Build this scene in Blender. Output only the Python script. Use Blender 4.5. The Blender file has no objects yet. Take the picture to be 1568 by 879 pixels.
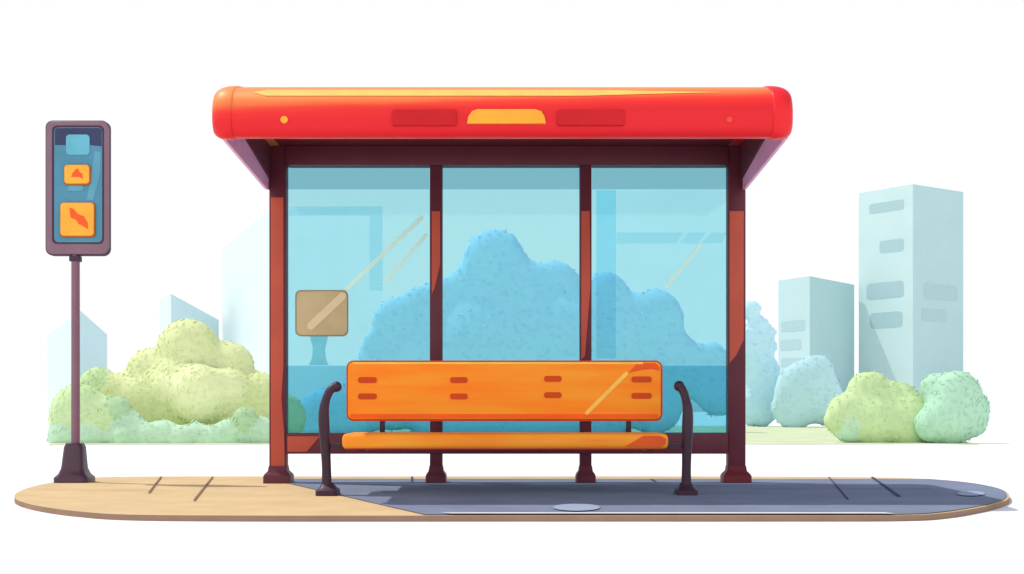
import bpy, bmesh, math, random
from mathutils import Vector, Matrix, noise as mnoise
random.seed(7)
F=1980.0; CX=784.0; HY=620.0; CH=0.545      # image constants: lens, centre column and horizon row in pixels, eye height (m)
GZ=-0.03
def E(px,py,d): return ((px-CX)*d/F, CH+(HY-py)*d/F)       # image pixels -> metres (x,z) at distance d
def G(px,py): 
    d=CH*F/(py-HY); return ((px-CX)*d/F, d)
def lin(c): return tuple(((v/255)/12.92 if v/255<=0.04045 else ((v/255+0.055)/1.055)**2.4) for v in c)
sc=bpy.context.scene
# ---------------------------------------------------------------- materials
def mat(name,rgb,gain=1.0,rough=0.6,var=0.04,scale=6.0,bump=0.0,bscale=60,spec=0.2,metal=0,stretch=None,rgb2=None):
    m=bpy.data.materials.new(name); m.use_nodes=True; nt=m.node_tree; b=nt.nodes['Principled BSDF']
    c=[min(0.93,v*gain) for v in lin(rgb)]
    c2=[min(0.95,v*gain) for v in lin(rgb2)] if rgb2 else [max(0,v*(1-var*2)) for v in c]
    c1=c if rgb2 else [min(0.95,v*(1+var)) for v in c]
    tc=nt.nodes.new('ShaderNodeTexCoord'); mp=nt.nodes.new('ShaderNodeMapping')
    if stretch: mp.inputs['Scale'].default_value=stretch
    n=nt.nodes.new('ShaderNodeTexNoise'); n.inputs['Scale'].default_value=scale; n.inputs['Detail'].default_value=5
    r=nt.nodes.new('ShaderNodeValToRGB'); r.color_ramp.elements[0].position=0.35; r.color_ramp.elements[1].position=0.65
    r.color_ramp.elements[0].color=(*c2,1); r.color_ramp.elements[1].color=(*c1,1)
    L=nt.links.new; L(tc.outputs['Object'],mp.inputs[0]); L(mp.outputs[0],n.inputs['Vector']); L(n.outputs[0],r.inputs[0]); L(r.outputs[0],b.inputs['Base Color'])
    b.inputs['Roughness'].default_value=rough; b.inputs['Specular IOR Level'].default_value=spec; b.inputs['Metallic'].default_value=metal
    if bump:
        n2=nt.nodes.new('ShaderNodeTexNoise'); n2.inputs['Scale'].default_value=bscale; n2.inputs['Detail'].default_value=4
        bp=nt.nodes.new('ShaderNodeBump'); bp.inputs['Strength'].default_value=bump; bp.inputs['Distance'].default_value=0.01
        L(mp.outputs[0],n2.inputs['Vector']); L(n2.outputs[0],bp.inputs['Height']); L(bp.outputs[0],b.inputs['Normal'])
    return m
def film(name,rgb,opac=0.0,drgb=(255,255,255),gloss=0.0):
    m=bpy.data.materials.new(name); m.use_nodes=True; nt=m.node_tree; nt.nodes.clear()
    o=nt.nodes.new('ShaderNodeOutputMaterial'); t=nt.nodes.new('ShaderNodeBsdfTransparent'); t.inputs[0].default_value=(*rgb,1)
    d=nt.nodes.new('ShaderNodeBsdfDiffuse'); d.inputs[0].default_value=(*lin(drgb),1)
    x=nt.nodes.new('ShaderNodeMixShader'); x.inputs[0].default_value=opac
    nt.links.new(t.outputs[0],x.inputs[1]); nt.links.new(d.outputs[0],x.inputs[2]); last=x
    if gloss:
        g=nt.nodes.new('ShaderNodeBsdfGlossy'); g.inputs['Roughness'].default_value=0.05
        y=nt.nodes.new('ShaderNodeMixShader'); y.inputs[0].default_value=gloss
        nt.links.new(x.outputs[0],y.inputs[1]); nt.links.new(g.outputs[0],y.inputs[2]); last=y
    nt.links.new(last.outputs[0],o.inputs[0]); return m
# ---------------------------------------------------------------- object helpers
def empty(name,loc=(0,0,0)):
    e=bpy.data.objects.new(name,None); e.location=loc; e.empty_display_size=0.2; sc.collection.objects.link(e); return e
def finish(name,bm,mats,parent=None,sharp=35):
    bmesh.ops.recalc_face_normals(bm,faces=bm.faces)
    for f in bm.faces: f.smooth=True
    for e in bm.edges:
        if len(e.link_faces)==2 and e.calc_face_angle(0)>math.radians(sharp): e.smooth=False
    me=bpy.data.meshes.new(name); bm.to_mesh(me); bm.free()
    for m in (mats if isinstance(mats,(list,tuple)) else [mats]): me.materials.append(m)
    o=bpy.data.objects.new(name,me); sc.collection.objects.link(o)
    if parent:
        o.parent=parent; o.matrix_parent_inverse=Matrix.Translation(parent.location).inverted()
    return o
def extr(name,pts,y0,y1,m,parent=None,bev=0.0):      # pts (x,z) extruded in depth
    bm=bmesh.new(); vs=[bm.verts.new((x,y0,z)) for x,z in pts]; f=bm.faces.new(vs)
    r=bmesh.ops.extrude_face_region(bm,geom=[f]); 
    bmesh.ops.translate(bm,vec=(0,y1-y0,0),verts=[v for v in r['geom'] if isinstance(v,bmesh.types.BMVert)])
    if bev:
        es=[e for e in bm.edges if abs(e.verts[0].co.y-y0)<1e-5 and abs(e.verts[1].co.y-y0)<1e-5]
        bmesh.ops.bevel(bm,geom=es,offset=bev,segments=3,affect='EDGES',profile=0.5,clamp_overlap=True)
    return finish(name,bm,m,parent)
def rr(x0,z0,x1,z1,r,n=6):
    if x0>x1:x0,x1=x1,x0
    if z0>z1:z0,z1=z1,z0
    r=min(r,(x1-x0)/2.01,(z1-z0)/2.01); P=[]
    if r<=1e-6: return [(x0,z0),(x1,z0),(x1,z1),(x0,z1)]
    for cx,cz,a in((x1-r,z0+r,-90),(x1-r,z1-r,0),(x0+r,z1-r,90),(x0+r,z0+r,180)):
        for i in range(n+1):
            t=math.radians(a+90*i/n); P.append((cx+r*math.cos(t),cz+r*math.sin(t)))
    return P
def plate(name,x0,y0,x1,y1,d,th,m,parent=None,r=0,bev=0.0):
    a=E(x0,y0,d); b=E(x1,y1,d); return extr(name,rr(a[0],a[1],b[0],b[1],r),d,d+th,m,parent,bev)
def poly(name,pp,d,th,m,parent=None,bev=0.0):
    return extr(name,[E(x,y,d) for x,y in pp],d,d+th,m,parent,bev)
def cat(P,n=8,closed=False):
    P=[Vector(p) for p in P]; out=[]; N=len(P)
    for i in range(N if closed else N-1):
        g=lambda k:P[k%N] if closed else P[max(0,min(N-1,k))]
        a,b,c,d=g(i-1),g(i),g(i+1),g(i+2)
        for j in range(n):
            t=j/n; out.append(0.5*((2*b)+(c-a)*t+(2*a-5*b+4*c-d)*t*t+(3*b-a-3*c+d)*t**3))
    if not closed: out.append(P[-1])
    return out
def tube(name,path,rad,m,parent=None,n=16,sub=8):
    ctrl=[Vector((*p,r)) for p,r in zip(path,rad)]; C=cat(ctrl,sub) if sub else ctrl
    pts=[Vector(c[:3]) for c in C]; R=[c[3] for c in C]; bm=bmesh.new(); rings=[]; up=Vector((0,1,0))
    for i,p in enumerate(pts):
        t=(pts[min(i+1,len(pts)-1)]-pts[max(i-1,0)]).normalized(); u=up if abs(t.dot(up))<.95 else Vector((1,0,0))
        a=t.cross(u).normalized(); b=a.cross(t)
        rings.append([bm.verts.new(p+(a*math.cos(2*math.pi*k/n)+b*math.sin(2*math.pi*k/n))*R[i]) for k in range(n)])
    for A,B in zip(rings,rings[1:]):
        for k in range(n): bm.faces.new((A[k],A[(k+1)%n],B[(k+1)%n],B[k]))
    for ring in(rings[0],rings[-1]):
        bm.faces.new(ring)
    return finish(name,bm,m,parent,50)
def loft(name,secs,m,parent=None,rr_=0.012):   # secs (z,cx,cy,hx,hy)
    bm=bmesh.new(); R=[]
    for z,cx,cy,hx,hy in secs:
        R.append([bm.verts.new((cx+x,cy+y,z)) for x,y in rr(-hx,-hy,hx,hy,min(rr_,hx*.6,hy*.6),4)])
    n=len(R[0])
    for A,B in zip(R,R[1:]):
        for k in range(n): bm.faces.new((A[k],A[(k+1)%n],B[(k+1)%n],B[k]))
    bm.faces.new(R[0]); bm.faces.new(R[-1]); return finish(name,bm,m,parent,40)
def sheet(name,pts,z,m,parent=None,th=0):
    bm=bmesh.new(); vs=[bm.verts.new((x,y,z)) for x,y in pts]; f=bm.faces.new(vs)
    if th:
        r=bmesh.ops.extrude_face_region(bm,geom=[f]); bmesh.ops.translate(bm,vec=(0,0,-th),verts=[v for v in r['geom'] if isinstance(v,bmesh.types.BMVert)])
    return finish(name,bm,m,parent)
def box(name,x0,x1,y0,y1,z0,z1,m,parent=None,bev=0.0):
    bm=bmesh.new(); bmesh.ops.create_cube(bm,size=1)
    for v in bm.verts: v.co=Vector((x0 if v.co.x<0 else x1,y0 if v.co.y<0 else y1,z0 if v.co.z<0 else z1))
    if bev: bmesh.ops.bevel(bm,geom=bm.edges[:],offset=bev,segments=2,affect='EDGES',profile=0.5)
    return finish(name,bm,m,parent)
# ---------------------------------------------------------------- ground + platform
M_ground=mat('pale_ground',(242,242,242),rough=.9,var=.01,scale=.5,spec=0)
g=2500; sheet('ground',[(-g,-g),(g,-g),(g,g),(-g,g)],GZ,M_ground)
outl=[(784,729.5),(500,729.5),(250,729.5),(150,731),(98,736),(58,743),(32,751),(22,760),(32,768),(66,776),(120,783),(200,788),(400,789.5),(784,789.5),(1180,789.5),(1380,789),(1450,785),(1505,776),(1536,768),(1546,760),(1536,750),(1500,741.5),(1440,735),(1350,731),(1100,729.5)]
op=[(p.x,p.y) for p in cat(outl,6,True)]
plan=[G(x,y) for x,y in op]
M_pave=mat('tan_paving',(230,200,152),gain=.82,rough=.85,var=.04,scale=3,bump=.2,bscale=90,spec=.1)
M_kerb=mat('kerb_edge',(150,122,104),gain=1.0,rough=.8,spec=.1)
M_shade=mat('blue_grey_shade',(116,125,146),gain=1.15,rough=.9,var=.05,scale=2.5,bump=.25,bscale=160,spec=.05)  # paving tone with the cast shade put into the colour
M_joint=mat('joint',(140,116,98),rough=.9,spec=0)
M_joint2=mat('joint_dark',(80,86,110),rough=.9,spec=0)
pav=empty('pavement',(0,8,0))
bm=bmesh.new()
vs=[bm.verts.new((x,y,0)) for x,y in plan]; lo=[bm.verts.new((x,y,GZ-.02)) for x,y in plan]
bm.faces.new(vs); n=len(vs)
for i in range(n):
    f=bm.faces.new((vs[i],vs[(i+1)%n],lo[(i+1)%n],lo[i])); f.material_index=1
finish('slab',bm,[M_pave,M_kerb],pav)
def clip(P,a,b):
    out=[]; s=lambda p:(b[0]-a[0])*(p[1]-a[1])-(b[1]-a[1])*(p[0]-a[0])
    for i in range(len(P)):
        p,q=P[i],P[(i+1)%len(P)]; sp,sq=s(p),s(q)
        if sp>=0: out.append(p)
        if (sp>=0)!=(sq>=0):
            t=sp/(sp-sq); out.append((p[0]+(q[0]-p[0])*t,p[1]+(q[1]-p[1])*t))
    return out
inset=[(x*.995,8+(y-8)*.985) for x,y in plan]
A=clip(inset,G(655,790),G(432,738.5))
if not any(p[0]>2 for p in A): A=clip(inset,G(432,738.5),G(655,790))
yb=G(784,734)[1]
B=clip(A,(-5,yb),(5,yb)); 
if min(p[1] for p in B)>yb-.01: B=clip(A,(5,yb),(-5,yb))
sheet('shade_patch',B,0.004,M_shade,pav)  # shelter's shade on the paving, laid on as a blue-grey sheet
def line(name,a,b,w,m,z=.008):
    a=Vector(G(*a)); b=Vector(G(*b)); t=(b-a).normalized(); s=Vector((-t.y,t.x))*w/2
    sheet(name,[tuple(a-s),tuple(b-s),tuple(b+s),tuple(a+s)],z,m,pav)
line('joint_a',(247,731),(228,756),.012,M_joint); line('joint_b',(326,731),(297,768),.012,M_joint)
line('joint_c',(45,751),(262,751),.010,M_joint)
line('joint_d',(1269,731.5),(1299,767),.010,M_joint2); line('joint_e',(1335,731.5),(1377,762),.022,M_joint2)
line('joint_f',(1150,750),(1428,750),.012,M_joint2); line('joint_g',(631,731),(631,739),.015,M_joint2); line('joint_h',(997,735),(1004,739),.02,M_joint2)
M_edge=mat('kerb_highlight',(215,216,222),gain=1,rough=.7,spec=.1)  # painted highlight along the front kerb
fe=[G(x,787.2) for x in range(675,1371,20)]+[G(x,789.0) for x in range(1370,674,-20)]
sheet('kerb_highlight',fe,.009,M_edge,pav)
M_pud=mat('pale_patch',(146,158,180),gain=1.1,rough=.8,var=.02,spec=.1)
for i,(px,py,rx,ry) in enumerate([(883,779.5,36,5.5),(1487,758,21,3.6)]):
    P=[G(px+rx*math.cos(t*math.pi/18),py+ry*math.sin(t*math.pi/18)) for t in range(36)]
    sheet('puddle' if i==0 else 'puddle.001',P,.010,M_pud)
# lawn
M_lawn=mat('lawn',(226,238,198),gain=.78,rough=.9,var=.05,scale=1.5,spec=0)
P=[G2 for G2 in [(-6.85,19.2),(-6.3,18.7),(-4,18.75),(0,18.9),(4,18.75),(6.3,18.9),(6.9,19.4),(8.6,31),(7,35),(-8,35),(-9.8,30)]]
sheet('lawn',[(p.x,p.y) for p in cat(P,4,True)],GZ+.004,M_lawn)
# ---------------------------------------------------------------- bus shelter
D=9.0
M_mar=mat('maroon_metal',(98,46,58),gain=1.05,rough=.45,scale=4)
M_dmar=mat('dark_maroon',(112,34,46),gain=.9,rough=.5)
M_lit=mat('copper_lit_strip',(190,84,66),gain=1.05,rough=.45,scale=3)  # colour of the lit strips painted on the posts
M_pur=mat('mauve_panel',(172,118,148),gain=2.1,rough=.5)
M_glass=film('tinted_glass',[math.sqrt(v) for v in (.385,.755,.82)],gloss=.03)
M_hshade=film('header_shade_band',(.56,.67,.73))  # header's shadow on the glass, painted as a darker tint
M_low=film('tint_band_low',(.48,.74,.84),opac=.10,drgb=(100,185,210))
sh=empty('bus_shelter',(-.03,8.6,0))
posts=[(412,438),(658,677),(888,906),(1115,1142)]
for i,(a,b) in enumerate(posts):
    xa=E(a,0,D)[0]; xb=E(b,0,D)[0]; zt=2.35 if i in(0,3) else E(0,253,D)[1]
    box(f'post_{i+1}',xa,xb,D,D+.1,.02,zt,M_mar,sh,.008)
    c=(xa+xb)/2; h=(xb-xa)/2
    e=.035 if i in(0,3) else .027
    loft(f'foot_{i+1}',[(0,c,D+.045,h+e,.09),(.05,c,D+.045,h+e,.09),(.065,c,D+.045,h+e*.8,.08),(.085,c,D+.045,h+.008,.062),(.12,c,D+.045,h+.003,.056)],[M_mar,M_mar,M_mar,M_dmar][i],sh)
box('header',E(438,0,D)[0],E(1115,0,D)[0],D-.012,D+.112,E(0,253,D)[1],2.349,M_mar,sh,.006)
box('bottom_rail',E(438,0,D)[0],E(1115,0,D)[0],D-.008,D+.108,E(0,695,D)[1],E(0,663,D)[1],M_mar,sh,.008)
poly('lit_strip_1',[(414.5,302),(434,302),(434,560),(431,610),(435,660),(436,695),(436,722),(414.5,722)],D-.006,.01,M_lit,sh,.003)  # lit strips put in as raised copper-coloured plates
poly('lit_strip_2',[(661,323),(674,323),(674,405),(666,440),(661,452)],D-.006,.01,M_lit,sh,.003)
poly('lit_strip_3',[(890,323),(903,323),(904,440),(896,545),(890,551)],D-.006,.01,M_lit,sh,.003)
poly('lit_strip_4',[(1117,323),(1139,323),(1139,520),(1127,545),(1117,556)],D-.006,.01,M_lit,sh,.003)
poly('lit_strip_5',[(440,668),(490,668),(470,692),(440,692)],D-.014,.01,M_lit,sh,.003)
for i in range(3):
    x0=posts[i][1]; x1=posts[i+1][0]
    plate(f'glass_{i+1}',x0,253,x1,663,D+.04,.01,M_glass,sh)
    for nm,ya,yb_,mm in(('header_shade',253.5,290,M_hshade),('tint_low',560,662.5,M_low)):
        a=E(x0+.5,ya,D+.036); b=E(x1-.5,yb_,D+.036); bm=bmesh.new()
        bm.faces.new([bm.verts.new((x,D+.036,z)) for x,z in rr(a[0],a[1],b[0],b[1],0)]); finish(f'{nm}_{i+1}',bm,mm,sh)
# building frames seen through the glass, added as tinted sheets behind it
M_line=film('frame_tint',(.74,.90,.95)); M_line2=film('frame_tint_dark',(.60,.84,.92))
def flat(name,pts,d,m):
    bm=bmesh.new(); bm.faces.new([bm.verts.new((E(x,y,d)[0],d,E(x,y,d)[1])) for x,y in pts]); finish(name,bm,m,sh)
flat('added_frame_tint_1',[(442,316),(586,316),(586,445),(566,445),(566,330),(442,330)],D+.058,M_line)
flat('added_frame_tint_2',[(913,291),(943,291),(943,549),(913,549)],D+.058,M_line2)
flat('added_frame_tint_3',[(944,356),(1048,356),(1034,373),(944,373)],D+.058,M_line); flat('added_frame_tint_4',[(1054,356),(1082,356),(1068,373),(1040,373)],D+.058,M_line); flat('added_frame_tint_5',[(1088,356),(1112,356),(1106,372),(1074,373)],D+.058,M_line)
M_str=film('glare_stripe',(1,1,1),opac=.8,drgb=(222,255,236))  # glare streaks painted as pale sheets on the glass
def stripe(name,p,q,w,d,m,parent,th=None):
    a=Vector(E(*p,d)); b=Vector(E(*q,d)); t=(b-a).normalized(); s=Vector((-t.y,t.x))*w/2*d/F
    pts=[a-s,b-s]+[b+t*(w/2*d/F)*math.sin(k*math.pi/6)-s*math.cos(k*math.pi/6) for k in range(1,6)]+[b+s,a+s]+[a-t*(w/2*d/F)*math.sin(k*math.pi/6)+s*math.cos(k*math.pi/6) for k in range(1,6)]
    if th: return extr(name,[tuple(x) for x in pts],d,d+th,m,parent)
    bm=bmesh.new(); bm.faces.new([bm.verts.new((x[0],d,x[1])) for x in pts]); return finish(name,bm,m,parent)
stripe('glare_1',(530,443),(645,333),7,D+.03,M_str,sh); stripe('glare_2',(589,432),(652,360),6,D+.03,M_str,sh); stripe('glare_3',(1021,438),(1072,377),6,D+.03,M_str,sh)
M_not=mat('notice_tan',(184,166,128),gain=1.2,rough=.6); M_notl=mat('notice_glare_tone',(208,190,152),gain=1.2,rough=.6); M_noth=mat('notice_bracket',(110,200,220),gain=1.1)
M_note=mat('notice_edge',(146,136,108),gain=1.1)
plate('notice_frame',452,444,533,515,D+.018,.01,M_note,sh,.04); plate('notice_board',454,446,531.5,513,D+.012,.01,M_not,sh,.035,.003)
stripe('notice_glare',(476,499),(524,454),12,D+.008,M_notl,sh,.004)  # diagonal glare painted across the board
poly('notice_bracket',[(474,515),(502,515),(497,535),(499,550),(503,559),(473,559),(478,548),(479,532)],D+.022,.006,M_noth,sh)
for s,X in(('left',E(412,0,D)[0]),('right',1.603)):
    sg=1 if X<0 else -1
    bm=bmesh.new(); pr=[(D+.02,2.349),(D+.02,2.045),(D-.06,2.04),(7.60,2.115),(7.60,2.349)]
    v1=[bm.verts.new((X-sg*.02,y,z)) for y,z in pr]; v2=[bm.verts.new((X-sg*.002,y,z)) for y,z in pr]
    bm.faces.new(v1); bm.faces.new(v2)
    for k in range(5): bm.faces.new((v1[k],v1[(k+1)%5],v2[(k+1)%5],v2[k]))
    finish('side_panel_'+s,bm,M_pur,sh)
    bm=bmesh.new(); pr=[(D-.016,2.347),(D-.016,2.12),(7.75,2.29),(7.7,2.347)]
    v1=[bm.verts.new((X-sg*.001,y,z)) for y,z in pr]; v2=[bm.verts.new((X+sg*.012,y,z)) for y,z in pr]
    bm.faces.new(v1); bm.faces.new(v2)
    for k in range(4): bm.faces.new((v1[k],v1[(k+1)%4],v2[(k+1)%4],v2[k]))
    finish('gusset_'+s,bm,M_mar,sh)
# roof
front=[(7.56,2.10),(7.495,2.10),(7.455,2.135),(7.442,2.18),(7.445,2.26),(7.475,2.33),(7.53,2.378),(7.62,2.415),(7.75,2.447),(8.0,2.485)]
fc=[(p.x,p.y) for p in cat(front,5)]
prof=fc+[(9.25,2.56),(9.30,2.53),(9.30,2.39),(9.24,2.352),(7.64,2.352),(7.60,2.33)]
M_roof=bpy.data.materials.new('roof_red_sunlit'); M_roof.use_nodes=True; nt=M_roof.node_tree; bb=nt.nodes['Principled BSDF']  # sunlit orange towards top and left is put into the red by gradient
tc=nt.nodes.new('ShaderNodeTexCoord'); sp=nt.nodes.new('ShaderNodeSeparateXYZ'); nt.links.new(tc.outputs['Object'],sp.inputs[0])
nz=nt.nodes.new('ShaderNodeTexNoise'); nz.inputs['Scale'].default_value=1.2; mpn=nt.nodes.new('ShaderNodeMapping'); mpn.inputs['Scale'].default_value=(1,1,8)
nt.links.new(tc.outputs['Object'],mpn.inputs[0]); nt.links.new(mpn.outputs[0],nz.inputs['Vector'])
def math_(op,a,b):
    n=nt.nodes.new('ShaderNodeMath'); n.operation=op
    for i,v in enumerate((a,b)):
        if isinstance(v,(int,float)): n.inputs[i].default_value=v
        else: nt.links.new(v,n.inputs[i])
    return n.outputs[0]
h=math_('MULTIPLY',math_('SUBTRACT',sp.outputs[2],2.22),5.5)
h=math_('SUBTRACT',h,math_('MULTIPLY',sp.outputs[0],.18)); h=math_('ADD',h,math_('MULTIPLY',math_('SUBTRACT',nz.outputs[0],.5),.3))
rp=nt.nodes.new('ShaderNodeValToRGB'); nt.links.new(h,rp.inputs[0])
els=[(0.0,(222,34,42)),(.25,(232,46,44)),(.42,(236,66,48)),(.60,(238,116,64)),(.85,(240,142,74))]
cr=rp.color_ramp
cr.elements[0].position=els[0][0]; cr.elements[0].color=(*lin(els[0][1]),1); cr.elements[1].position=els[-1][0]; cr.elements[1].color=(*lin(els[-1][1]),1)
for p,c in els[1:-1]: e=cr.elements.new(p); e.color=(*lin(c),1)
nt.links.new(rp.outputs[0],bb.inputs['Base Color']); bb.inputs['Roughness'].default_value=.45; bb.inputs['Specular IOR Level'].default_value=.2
M_red=mat('cap_red_paint',(228,38,44),gain=1.0,rough=.45,spec=.2); M_ceil=mat('ceiling',(120,30,40),gain=1.0)
XL,XR=-1.735,1.625
def sweep(name,secs,mats):
    bm=bmesh.new(); rings=[]
    for x,s,zs in secs:
        rings.append([bm.verts.new((x,8.3+(y-8.3)*s,2.3+(z-2.3)*zs)) for y,z in prof])
    n=len(prof)
    for A_,B_ in zip(rings,rings[1:]):
        for k in range(n):
            f=bm.faces.new((A_[k],A_[(k+1)%n],B_[(k+1)%n],B_[k]))
            if len(mats)>1 and k>=n-3: f.material_index=1
    bm.faces.new(rings[0]); bm.faces.new(rings[-1]); return finish(name,bm,mats,sh,40)
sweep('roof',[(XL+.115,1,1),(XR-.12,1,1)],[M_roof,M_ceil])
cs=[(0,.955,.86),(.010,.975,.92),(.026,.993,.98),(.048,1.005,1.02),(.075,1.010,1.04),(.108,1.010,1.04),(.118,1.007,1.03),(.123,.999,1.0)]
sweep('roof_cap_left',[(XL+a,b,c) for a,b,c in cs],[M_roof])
sweep('roof_cap_right',[(XR-a,b,c) for a,b,c in cs[::-1]],[M_red])
M_yel=mat('yellow_highlight',(250,196,100),gain=.95,rough=.5)  # sun reflection along the roof top, painted as a yellow strip
idx=[i for i,(y,z) in enumerate(fc) if 2.325<=z<=2.385]
bm=bmesh.new(); rows=[]
for i_ in range(41):
    x=-1.49+i_*(1.21+1.49)/40
    f_=max(.06,min(1,(x+1.50)/.06,(1.215-x)/.8)); row=[]
    for q in range(9):
        t=q/8; tt=.5+(t-.5)*f_; j=idx[0]+tt*(len(idx)-1); j0=int(j); fr=j-j0; j1=min(j0+1,len(fc)-1)
        y=fc[j0][0]*(1-fr)+fc[j1][0]*fr; z=fc[j0][1]*(1-fr)+fc[j1][1]*fr
        row.append(bm.verts.new((x,y-.002,z+.002)))
    rows.append(row)
for A_,B_ in zip(rows,rows[1:]):
    for k in range(len(A_)-1): bm.faces.new((A_[k],A_[k+1],B_[k+1],B_[k]))
finish('roof_highlight',bm,M_yel,sh)
M_dr=mat('sign_dark_red',(198,22,32),gain=1.0,rough=.5); M_am=mat('sign_amber',(250,164,50),gain=1.05,rough=.4)
df=7.425
for nm,x0,y0,x1,y1,mm in(('route_plate_1',600,167,699,192,M_dr),('route_plate_2',853,167,956,192,M_dr)):
    plate(nm,x0,y0,x1,y1,df,.03,mm,sh,.012,.004)
poly('destination_plate',[(715,189),(717,178),(723,170),(731,167),(820,167),(829,170),(834,178),(836,189)],df,.03,M_am,sh,.004)
def disc(name,px,py,r,d,th,m,parent):
    c=E(px,py,d); rr_=r*d/F; return extr(name,[(c[0]+rr_*math.cos(k*math.pi/12),c[1]+rr_*math.sin(k*math.pi/12)) for k in range(24)],d,d+th,m,parent)
disc('rivet_1',435,183,5.5,7.435,.02,M_am,sh); disc('rivet_2',1117,183,4.5,7.435,.02,mat('rivet_red',(240,76,56)),sh)
# ---------------------------------------------------------------- bench
bn=empty('park_bench',(0,7.95,0))
M_wood=mat('orange_wood',(252,150,42),gain=1.1,rough=.55,scale=1.6,stretch=(.8,1,7),rgb2=(248,126,28),spec=.15)
M_wood2=mat('seat_wood',(246,132,36),gain=1.1,rough=.55,scale=2,stretch=(1,1,7),rgb2=(253,156,50),spec=.15)
M_wed=mat('wood_edge',(188,64,28),gain=1.0,rough=.6); M_slot=mat('slot',(204,72,22),gain=1.0,rough=.7)
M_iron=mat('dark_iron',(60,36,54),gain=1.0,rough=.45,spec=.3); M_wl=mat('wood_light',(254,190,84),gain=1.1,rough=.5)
db=8.15
plate('backrest_frame',530.5,552,1014.5,645,db+.006,.03,M_wed,bn,.045)
plate('backrest',532.5,554,1012,642,db,.03,M_wood,bn,.035,.006)
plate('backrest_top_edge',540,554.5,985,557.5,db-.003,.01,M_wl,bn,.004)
plate('backrest_low_shade',536,634,1008,640,db-.003,.01,mat('wood_low_shade',(238,96,30),gain=1.1),bn,.01)  # shade along the lower backrest, painted as a darker strip
poly('backrest_right_shade',[(962,571),(976,556),(1004,556),(1010,562),(1010,568),(1000,565),(985,566)],db-.0025,.01,mat('wood_right_shade',(226,84,30),gain=1.1),bn)  # shade at the right end, painted as a darker patch
for i,(a,b) in enumerate([(548,577),(689,716),(833,860),(967,998)]):
    off=-2 if i==2 else(-1 if i==3 else 0)
    plate(f'slot_{i}a',a,577.5+off,b,586.5+off,db-.005,.012,M_slot,bn,.016); plate(f'slot_{i}b',a,602.5+off,b,611.5+off,db-.005,.012,M_slot,bn,.016)
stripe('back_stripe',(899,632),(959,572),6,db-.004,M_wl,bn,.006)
s0=E(523,664,7.7); s1=E(1024,688,7.7)
bm=bmesh.new(); bmesh.ops.create_cube(bm,size=1)
for v in bm.verts: v.co=Vector((s0[0] if v.co.x<0 else s1[0],7.7 if v.co.y<0 else 8.12,s1[1] if v.co.z<0 else s0[1]))
bmesh.ops.bevel(bm,geom=bm.edges[:],offset=.03,segments=4,affect='EDGES',profile=.5)
finish('seat',bm,M_wood2,bn)
poly('seat_end_cap',[(958,683.5),(985,667.5),(1012,667.5),(1020,672),(1019,680),(1012,684)],7.694,.01,mat('seat_cap',(214,84,34),gain=1.1),bn)
plate('seat_front_edge',530,685,1012,688,7.712,.01,M_wed,bn,.004)
for i,px in enumerate((585,963)):
    a=E(px,0,8.16)[0]; box(f'back_support_{i+1}',a-.016,a+.016,8.165,8.2,.3,.6,M_iron,bn,.004)
dl=7.8
for s,pts,ft in(('left',[(500,757),(500,720),(498,680),(496,650),(496,628),(499,610),(505,597),(513,592)],(485,518)),
                ('right',[(1051,757),(1051,720),(1052,680),(1053,650),(1053,628),(1051,612),(1047,598),(1042,591)],(1035,1067))):
    path=[]; rads=[]
    for k,(x,y) in enumerate(pts):
        e=E(x,y,dl); path.append((e[0],dl+(0 if k<5 else (k-4)*.02),max(.0,e[1]))); rads.append([.034,.028,.031,.034,.031,.026,.026,.030][k])
    tube('arm_leg_'+s,path,rads,M_iron,bn)
    e=path[-1]; bm=bmesh.new(); bmesh.ops.create_uvsphere(bm,u_segments=20,v_segments=12,radius=.033); bmesh.ops.translate(bm,vec=e,verts=bm.verts); finish('knob_'+s,bm,M_iron,bn)
    a=E(ft[0],0,dl)[0]; b=E(ft[1],0,dl)[0]; c=(a+b)/2
    loft('foot_'+s,[(0,c,dl+.02,(b-a)/2,.10),(.03,c,dl+.02,(b-a)/2,.10),(.05,c,dl+.02,(b-a)/2*.7,.06),(.075,c,dl+.01,.032,.035)],M_iron,bn,.03)
xa=E(500,0,dl)[0]; xb=E(1051,0,dl)[0]
box('under_bar',xa,xb,dl+.0,dl+.04,.283,.31,M_iron,bn)
box('rear_bar',-1.0,.95,8.16,8.2,.30,.34,M_iron,bn)
for i,X in enumerate((E(560,0,8)[0],E(990,0,8)[0])): box(f'cross_bar_{i+1}',X-.02,X+.02,7.8,8.2,.265,.285,M_iron,bn)
# ---------------------------------------------------------------- bus stop sign
ds=9.1
sg=empty('bus_stop_sign',(E(112,0,ds)[0],ds,0))
M_mv=mat('mauve_frame',(124,94,110),gain=1.15,rough=.4,spec=.3); M_mvd=mat('mauve_dark',(74,52,72),gain=1.0); M_teal=mat('teal_face',(76,134,158),gain=1.1,rough=.35)
M_navy=mat('navy',(60,64,96),gain=1.0); M_cy=mat('cyan_screen',(98,172,192),gain=1.1); M_or=mat('amber_button',(250,170,60),gain=1.1); M_ord=mat('amber_edge',(176,92,44),gain=1.0); M_gly=mat('glyph',(236,90,38),gain=1.1); M_cyl=mat('teal_light',(92,156,178),gain=1.05)
plate('housing',69,184,166,391,ds,.06,M_mvd,sg,.05,.01)
plate('housing_front',70.5,185.5,165.5,389,ds-.008,.03,M_mv,sg,.045,.006)
plate('face_rim',79.5,192,159,373.5,ds-.011,.01,M_mvd,sg,.035)
plate('face',83,195,156.5,371,ds-.014,.01,M_teal,sg,.03)
poly('face_top',[(84,222),(84,199),(87,196),(152,196),(155.5,199),(155.5,224),(138,222)],ds-.016,.01,M_navy,sg)
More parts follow.
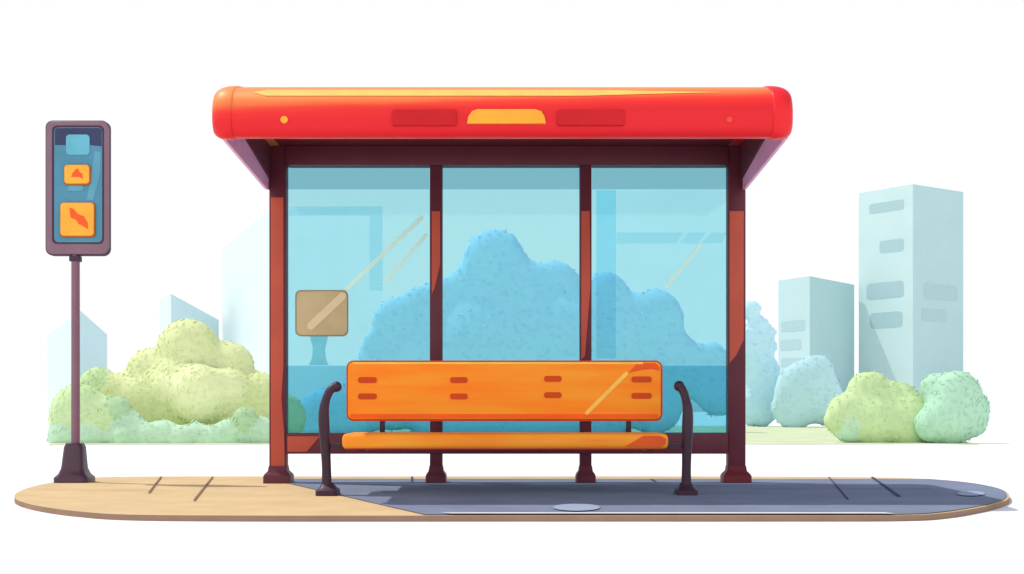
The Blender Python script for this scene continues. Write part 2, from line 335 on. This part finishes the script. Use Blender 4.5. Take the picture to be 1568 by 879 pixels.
plate('screen',101,206,137,237,ds-.020,.01,M_cy,sg,.025)
plate('caption',103,284,128,292.5,ds-.018,.01,M_cyl,sg,.02)
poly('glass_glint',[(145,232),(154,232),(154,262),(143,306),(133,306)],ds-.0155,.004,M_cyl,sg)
for i,(x0,y0,x1,y1) in enumerate([(98,252,138.5,283.5),(92,310,145.5,363.5)]):
    plate(f'button_edge_{i}',x0,y0,x1,y1,ds-.024,.02,M_ord,sg,.025); plate(f'button_{i}',x0,y0,x1-2,y1-2.5,ds-.032,.02,M_or,sg,.025,.006)
poly('glyph_1',[(109,271),(111,265),(116,259),(120,258),(121,263),(126,266),(127,274),(121,271)],ds-.034,.006,M_gly,sg)
poly('glyph_2',[(106,318),(113,320),(118,327),(128,331),(134,341),(135,351),(127,346),(120,343),(117,337),(108,333)],ds-.034,.006,M_gly,sg)
xp=E(113.5,0,ds)[0]
tube('pole',[(xp,ds+.03,.15),(xp,ds+.03,E(0,388,ds)[1])],[.031,.029],mat('pole_mauve',(126,88,106),gain=1.05,rough=.35,spec=.4),sg,sub=0)
box('collar',xp-.035,xp+.035,ds-.005,ds+.065,E(0,400,ds)[1],E(0,391.5,ds)[1],M_mvd,sg,.004)
xq=E(112,0,ds)[0]
loft('base',[(0,xq,ds+.03,.12,.11),(.035,xq,ds+.03,.12,.11),(.06,xq,ds+.03,.095,.09),(.10,xq,ds+.03,.08,.075),(.25,xq+.003,ds+.03,.068,.06),(.275,xq+.003,ds+.03,.055,.05)],mat('base_iron',(70,42,60),gain=1.0,rough=.35,spec=.4),sg,.035)
# ---------------------------------------------------------------- buildings
def building(name,pts,cols,wins=(),wcol=None,mgain=.88):
    zs=[]; xy=[]
    for px,py,d in pts:
        x,z=E(px,py,d); xy.append((x,d)); zs.append(z)
    e=empty(name,(xy[len(xy)//2][0],xy[len(xy)//2][1],GZ))
    bk=[(xy[-1][0]+(xy[0][0]-xy[1][0]),xy[-1][1]+(xy[0][1]-xy[1][1]))]; zb=[(zs[0]+zs[-1])/2]
    ring=xy+bk; zr=zs+zb; n=len(ring)
    ms=[mat(f'{name}_wall_{i}',c,gain=mgain,rough=.8,var=.012,scale=.3,spec=.05) for i,c in enumerate(cols)]
    bm=bmesh.new(); lo=[bm.verts.new((x,y,GZ)) for x,y in ring]; hi=[bm.verts.new((x,y,z)) for (x,y),z in zip(ring,zr)]
    for i in range(n):
        f=bm.faces.new((lo[i],lo[(i+1)%n],hi[(i+1)%n],hi[i])); f.material_index=min(i,len(cols)-1)
    bm.faces.new(hi); finish('walls',bm,ms,e,10)
    if wcol: mw=mat(name+'_window',wcol,gain=mgain,rough=.6,var=.02,spec=.05)
    for j,(face,x0,y0,x1,y1) in enumerate(wins):
        (ax,ay),(bx,by)=xy[face],xy[face+1]
        def hit(px):
            k=(px-CX)/F; return (k*ay-ax)/((bx-ax)-k*(by-ay))
        t0,t1=hit(x0),hit(x1); tm=(t0+t1)/2; dm=ay+(by-ay)*tm
        z1=CH+(HY-y0)*dm/F; z0=CH+(HY-y1)*dm/F
        L=math.hypot(bx-ax,by-ay); nx,ny=(by-ay)/L,-(bx-ax)/L
        if ny>0: nx,ny=-nx,-ny
        bm=bmesh.new(); front=[];back=[]
        for s,z in rr(t0*L,z0,t1*L,z1,(z1-z0)*.25,4):
            x=ax+(bx-ax)*s/L; y=ay+(by-ay)*s/L
            front.append(bm.verts.new((x+nx*.02,y+ny*.02,z))); back.append(bm.verts.new((x-nx*.05,y-ny*.05,z)))
        bm.faces.new(front); k=len(front)
        for i in range(k): bm.faces.new((front[i],front[(i+1)%k],back[(i+1)%k],back[i]))
        finish(f'window_{j}',bm,mw,e)
    return e
building('apartment_tower',[(1315,296,125.2),(1398,282,120),(1475,294,124.4)],[(204,231,229),(184,216,218),(180,215,215)],
  [(0,1331,309,1384,324),(0,1347,367,1384,386),(0,1327,432,1384,457),(0,1332,478,1382,502),(1,1415,436,1466,460),(1,1411,473,1450,493)],(176,208,211))
building('office_block',[(1192,430,123),(1240,423,119),(1308,436,125)],[(198,227,227),(178,213,215),(172,211,213)],
  [(0,1196,491,1233,507),(0,1195,520,1227,536),(0,1196,548,1234,562)],(182,213,217))
building('corner_house',[(73,514,96),(122,475,90),(164,512,95)],[(222,241,242),(205,234,238),(203,232,236)])
building('office_building',[(245,458,131),(262,450,130),(335,490,138)],[(230,244,244),(212,237,241),(208,234,238)])
building('concrete_building',[(340,382,140),(412,322,120),(585,316,120)],[(224,241,241),(240,249,249),(220,238,240)])
building('glass_building',[(912,290,110),(942,292,108),(1138,292,108)],[(225,243,246),(240,249,249),(220,238,240)])
# ---------------------------------------------------------------- foliage
def foliage(name,lobes,mats,leaf=.032,dens=200,seed=1,rough=.05,vox=.06,sm=8,flat=.6):
    """crown volumes fused into one mass, then covered with small leaves lying on the surface"""
    random.seed(seed); bm=bmesh.new(); LB=[]
    for (px,py,r,d,mi) in lobes:
        x,z=E(px,py,d); R=r*d/F; LB.append((Vector((x,d,z)),R,mi)); off=random.random()*50
        g_=bmesh.ops.create_icosphere(bm,subdivisions=4,radius=1)
        for v in g_['verts']:
            nr=v.co.normalized(); k=R*(1+rough*mnoise.noise(nr*2.3+Vector((off,0,0)))+rough*.6*mnoise.noise(nr*6+Vector((0,off,0))))
            v.co=Vector((x+nr.x*k,d+nr.y*k*flat,z+nr.z*k))
    me=bpy.data.meshes.new('t'); bm.to_mesh(me); bm.free(); o=bpy.data.objects.new('t',me); sc.collection.objects.link(o)
    r_=o.modifiers.new('r','REMESH'); r_.mode='VOXEL'; r_.voxel_size=vox; s_=o.modifiers.new('s','SMOOTH'); s_.factor=.5; s_.iterations=sm
    dg=bpy.context.evaluated_depsgraph_get(); ev=o.evaluated_get(dg); m2=bpy.data.meshes.new_from_object(ev)
    V=[tuple(v.co) for v in m2.vertices]; Fc=[list(p.vertices) for p in m2.polygons]
    def mi_of(c): return min(LB,key=lambda l:(Vector((c.x-l[0].x,(c.y-l[0].y)/flat,c.z-l[0].z))).length/l[1])[2]
    MI=[mi_of(p.center) for p in m2.polygons]; nb=len(Fc)
    for p,mi in zip(list(m2.polygons),MI[:]):
        c=p.center; nr=p.normal
        if nr.y>.3 or c.z<GZ: continue
        k=dens*p.area; k=int(k)+(random.random()<k-int(k))
        for _ in range(k):
            q=(nr+Vector((random.gauss(0,.2),random.gauss(0,.2),random.gauss(0,.2)))).normalized()
            a=q.cross(Vector((random.gauss(0,1),random.gauss(0,1),random.gauss(0,1)))).normalized(); b=q.cross(a); s=leaf*random.uniform(.6,1.3)
            pt=c+Vector((random.uniform(-1,1),random.uniform(-1,1),random.uniform(-1,1)))*vox*.6; pt=pt+nr*(random.uniform(.005,.015)-(pt-c).dot(nr))
            base=len(V); V+=[tuple(pt-a*s),tuple(pt+b*s*.5),tuple(pt+a*s),tuple(pt-b*s*.5)]; Fc.append([base,base+1,base+2,base+3]); MI.append(mi)
    bpy.data.objects.remove(o)
    me=bpy.data.meshes.new(name); me.from_pydata(V,[],Fc); me.polygons.foreach_set('material_index',MI); me.polygons.foreach_set('use_smooth',[i<nb for i in range(len(Fc))])
    for m in mats: me.materials.append(m)
    o=bpy.data.objects.new(name,me); sc.collection.objects.link(o); return o
def fm(n,c,c2,gain=.98): return mat(n,c,gain=gain,rough=.9,scale=1.3,rgb2=c2,spec=0)
F1=fm('leaf_yellow',(220,228,174),(212,222,164)); F2=fm('leaf_light',(230,236,186),(224,232,178)); F3=fm('leaf_green',(202,224,172),(193,218,164)); F4=fm('leaf_mint',(196,226,196),(187,220,188)); F5=fm('leaf_teal',(172,214,190),(162,208,184))
dl_=20.5
foliage('bush',[(288,536,49,dl_,0),(232,572,40,dl_+.1,0),(350,562,40,dl_+.1,0),(180,606,36,dl_,0),(150,590,30,dl_,2),(395,610,42,dl_,0),(290,600,70,dl_,0),(350,620,60,dl_,0),(225,622,52,dl_,0),(160,600,30,dl_,2),(305,604,46,20.1,1),(258,594,26,20.2,1),(345,596,32,20.2,1),(430,640,40,dl_,0)],[F1,F2,F3],seed=3)
foliage('bush.001',[(122,632,46,19.6,0),(100,640,28,19.5,0),(155,640,36,19.55,0),(180,628,24,19.5,2),(200,655,26,19.5,1),(250,668,28,19.5,1),(300,670,26,19.5,1),(350,668,28,19.5,1),(375,640,20,19.4,2),(400,664,28,19.5,1),(92,668,22,19.4,1),(135,672,24,19.4,1),(190,672,26,19.4,1),(225,672,26,19.45,1),(275,674,24,19.45,1),(325,674,24,19.45,1)],[F3,F4,fm('leaf_sage',(184,214,172),(176,208,164))],seed=4)
foliage('bush.002',[(1331,602,36,19.8,0),(1296,630,30,19.7,0),(1284,642,24,19.65,0),(1372,622,40,19.8,0),(1340,645,42,19.7,0),(1395,645,44,19.7,0),(1300,655,26,19.65,1)],[F3,F4],seed=5)
foliage('bush.003',[(1466,604,38,19.4,0),(1432,596,26,19.5,0),(1490,626,28,19.4,0),(1455,640,44,19.4,0),(1490,648,24,19.4,0),(1428,650,30,19.4,0)],[fm('leaf_seagreen',(180,219,192),(172,214,186)),F5],seed=6)
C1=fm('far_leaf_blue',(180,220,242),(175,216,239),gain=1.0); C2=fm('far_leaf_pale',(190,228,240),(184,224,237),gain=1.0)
dt=27
foliage('tree_line',[(757,399,52,dt,0),(735,440,50,dt,0),(712,455,42,dt,0),(790,450,60,dt,0),(850,436,41,dt,0),(680,455,36,dt,0),(645,478,44,dt,0),(605,492,40,dt,0),(580,530,32,dt,0),(650,560,75,dt,0),(750,540,100,dt,0),(860,540,100,dt,0),(925,452,42,dt,0),(950,520,60,dt,0),(1003,486,48,dt,0),(1020,560,60,dt,0),(1088,552,34,dt,0),(1100,600,42,dt,0),(1000,620,50,dt,0),(600,600,62,dt,0),(560,570,30,dt,0),(900,610,80,dt,0),(500,640,50,dt,0),(545,625,50,dt,0),(700,620,80,dt,0),(800,620,80,dt,0),(470,640,30,dt,0)],[C1],leaf=.045,dens=50,seed=8,rough=.03,vox=.1,sm=16,flat=.35)
foliage('distant_trees',[(1151,474,16,34,0),(1160,500,18,34,0),(1150,530,34,34,0),(1182,508,9,34,0),(1178,530,14,34,0),(1165,570,30,34,0),(1160,620,36,34,0),(1178,600,20,34,0)],[C2],leaf=.05,dens=50,seed=9,rough=.25,vox=.08,sm=3,flat=.35)
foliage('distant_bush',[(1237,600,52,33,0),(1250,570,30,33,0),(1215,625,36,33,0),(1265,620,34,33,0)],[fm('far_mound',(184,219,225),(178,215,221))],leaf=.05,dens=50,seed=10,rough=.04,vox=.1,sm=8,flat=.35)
# ---------------------------------------------------------------- light
Ld=Vector((.48,-.2,-1)).normalized()
su=bpy.data.lights.new('sun','SUN'); su.energy=2.8; su.angle=math.radians(.5); su.color=(1,.95,.87)
so=bpy.data.objects.new('sun',su); sc.collection.objects.link(so); so.rotation_euler=Ld.to_track_quat('-Z','Y').to_euler(); so.location=(-5,14,9)
w=bpy.data.worlds.new('World'); sc.world=w; w.use_nodes=True; nt=w.node_tree; bg=nt.nodes['Background']
sky=nt.nodes.new('ShaderNodeTexSky'); sky.sky_type='NISHITA'; sky.sun_disc=False
sky.sun_elevation=math.asin(-Ld.z); sky.sun_rotation=math.atan2(-Ld.x,-Ld.y)
sc1=nt.nodes.new('ShaderNodeVectorMath'); sc1.operation='SCALE'; sc1.inputs['Scale'].default_value=.12; nt.links.new(sky.outputs[0],sc1.inputs[0])
tc=nt.nodes.new('ShaderNodeTexCoord'); sp=nt.nodes.new('ShaderNodeSeparateXYZ'); nt.links.new(tc.outputs['Generated'],sp.inputs[0])
# haze: white around the horizon, raised and brightened behind the camera as added fill for front faces
s1=math_('SUBTRACT',sp.outputs[2],.34); 
my=math_('MULTIPLY',math_('MAXIMUM',math_('MULTIPLY',sp.outputs[1],-1.0),0.0),.35)
mr=nt.nodes.new('ShaderNodeMapRange'); mr.inputs['From Min'].default_value=0; mr.inputs['From Max'].default_value=.31; nt.links.new(math_('SUBTRACT',s1,my),mr.inputs[0]); mr.interpolation_type='SMOOTHSTEP'
hz=nt.nodes.new('ShaderNodeMapRange'); hz.inputs['From Min'].default_value=.1; hz.inputs['From Max'].default_value=-.6; hz.inputs['To Min'].default_value=1.0; hz.inputs['To Max'].default_value=1.4; nt.links.new(sp.outputs[1],hz.inputs[0])
mx=nt.nodes.new('ShaderNodeMix'); mx.data_type='RGBA'; nt.links.new(mr.outputs[0],mx.inputs[0]); nt.links.new(hz.outputs[0],mx.inputs[6]); nt.links.new(sc1.outputs[0],mx.inputs[7])
nt.links.new(mx.outputs[2],bg.inputs[0]); bg.inputs[1].default_value=1.0
# ---------------------------------------------------------------- camera
cam=bpy.data.cameras.new('camera'); co=bpy.data.objects.new('camera',cam); sc.collection.objects.link(co)
co.location=(0,0,CH); co.rotation_euler=(math.radians(90),0,0); cam.sensor_width=36; cam.lens=36*F/1568; cam.shift_y=(HY-439.5)/1568; cam.clip_end=6000
sc.camera=co
sc.view_settings.view_transform='Standard'; sc.view_settings.look='None'; sc.view_settings.exposure=0
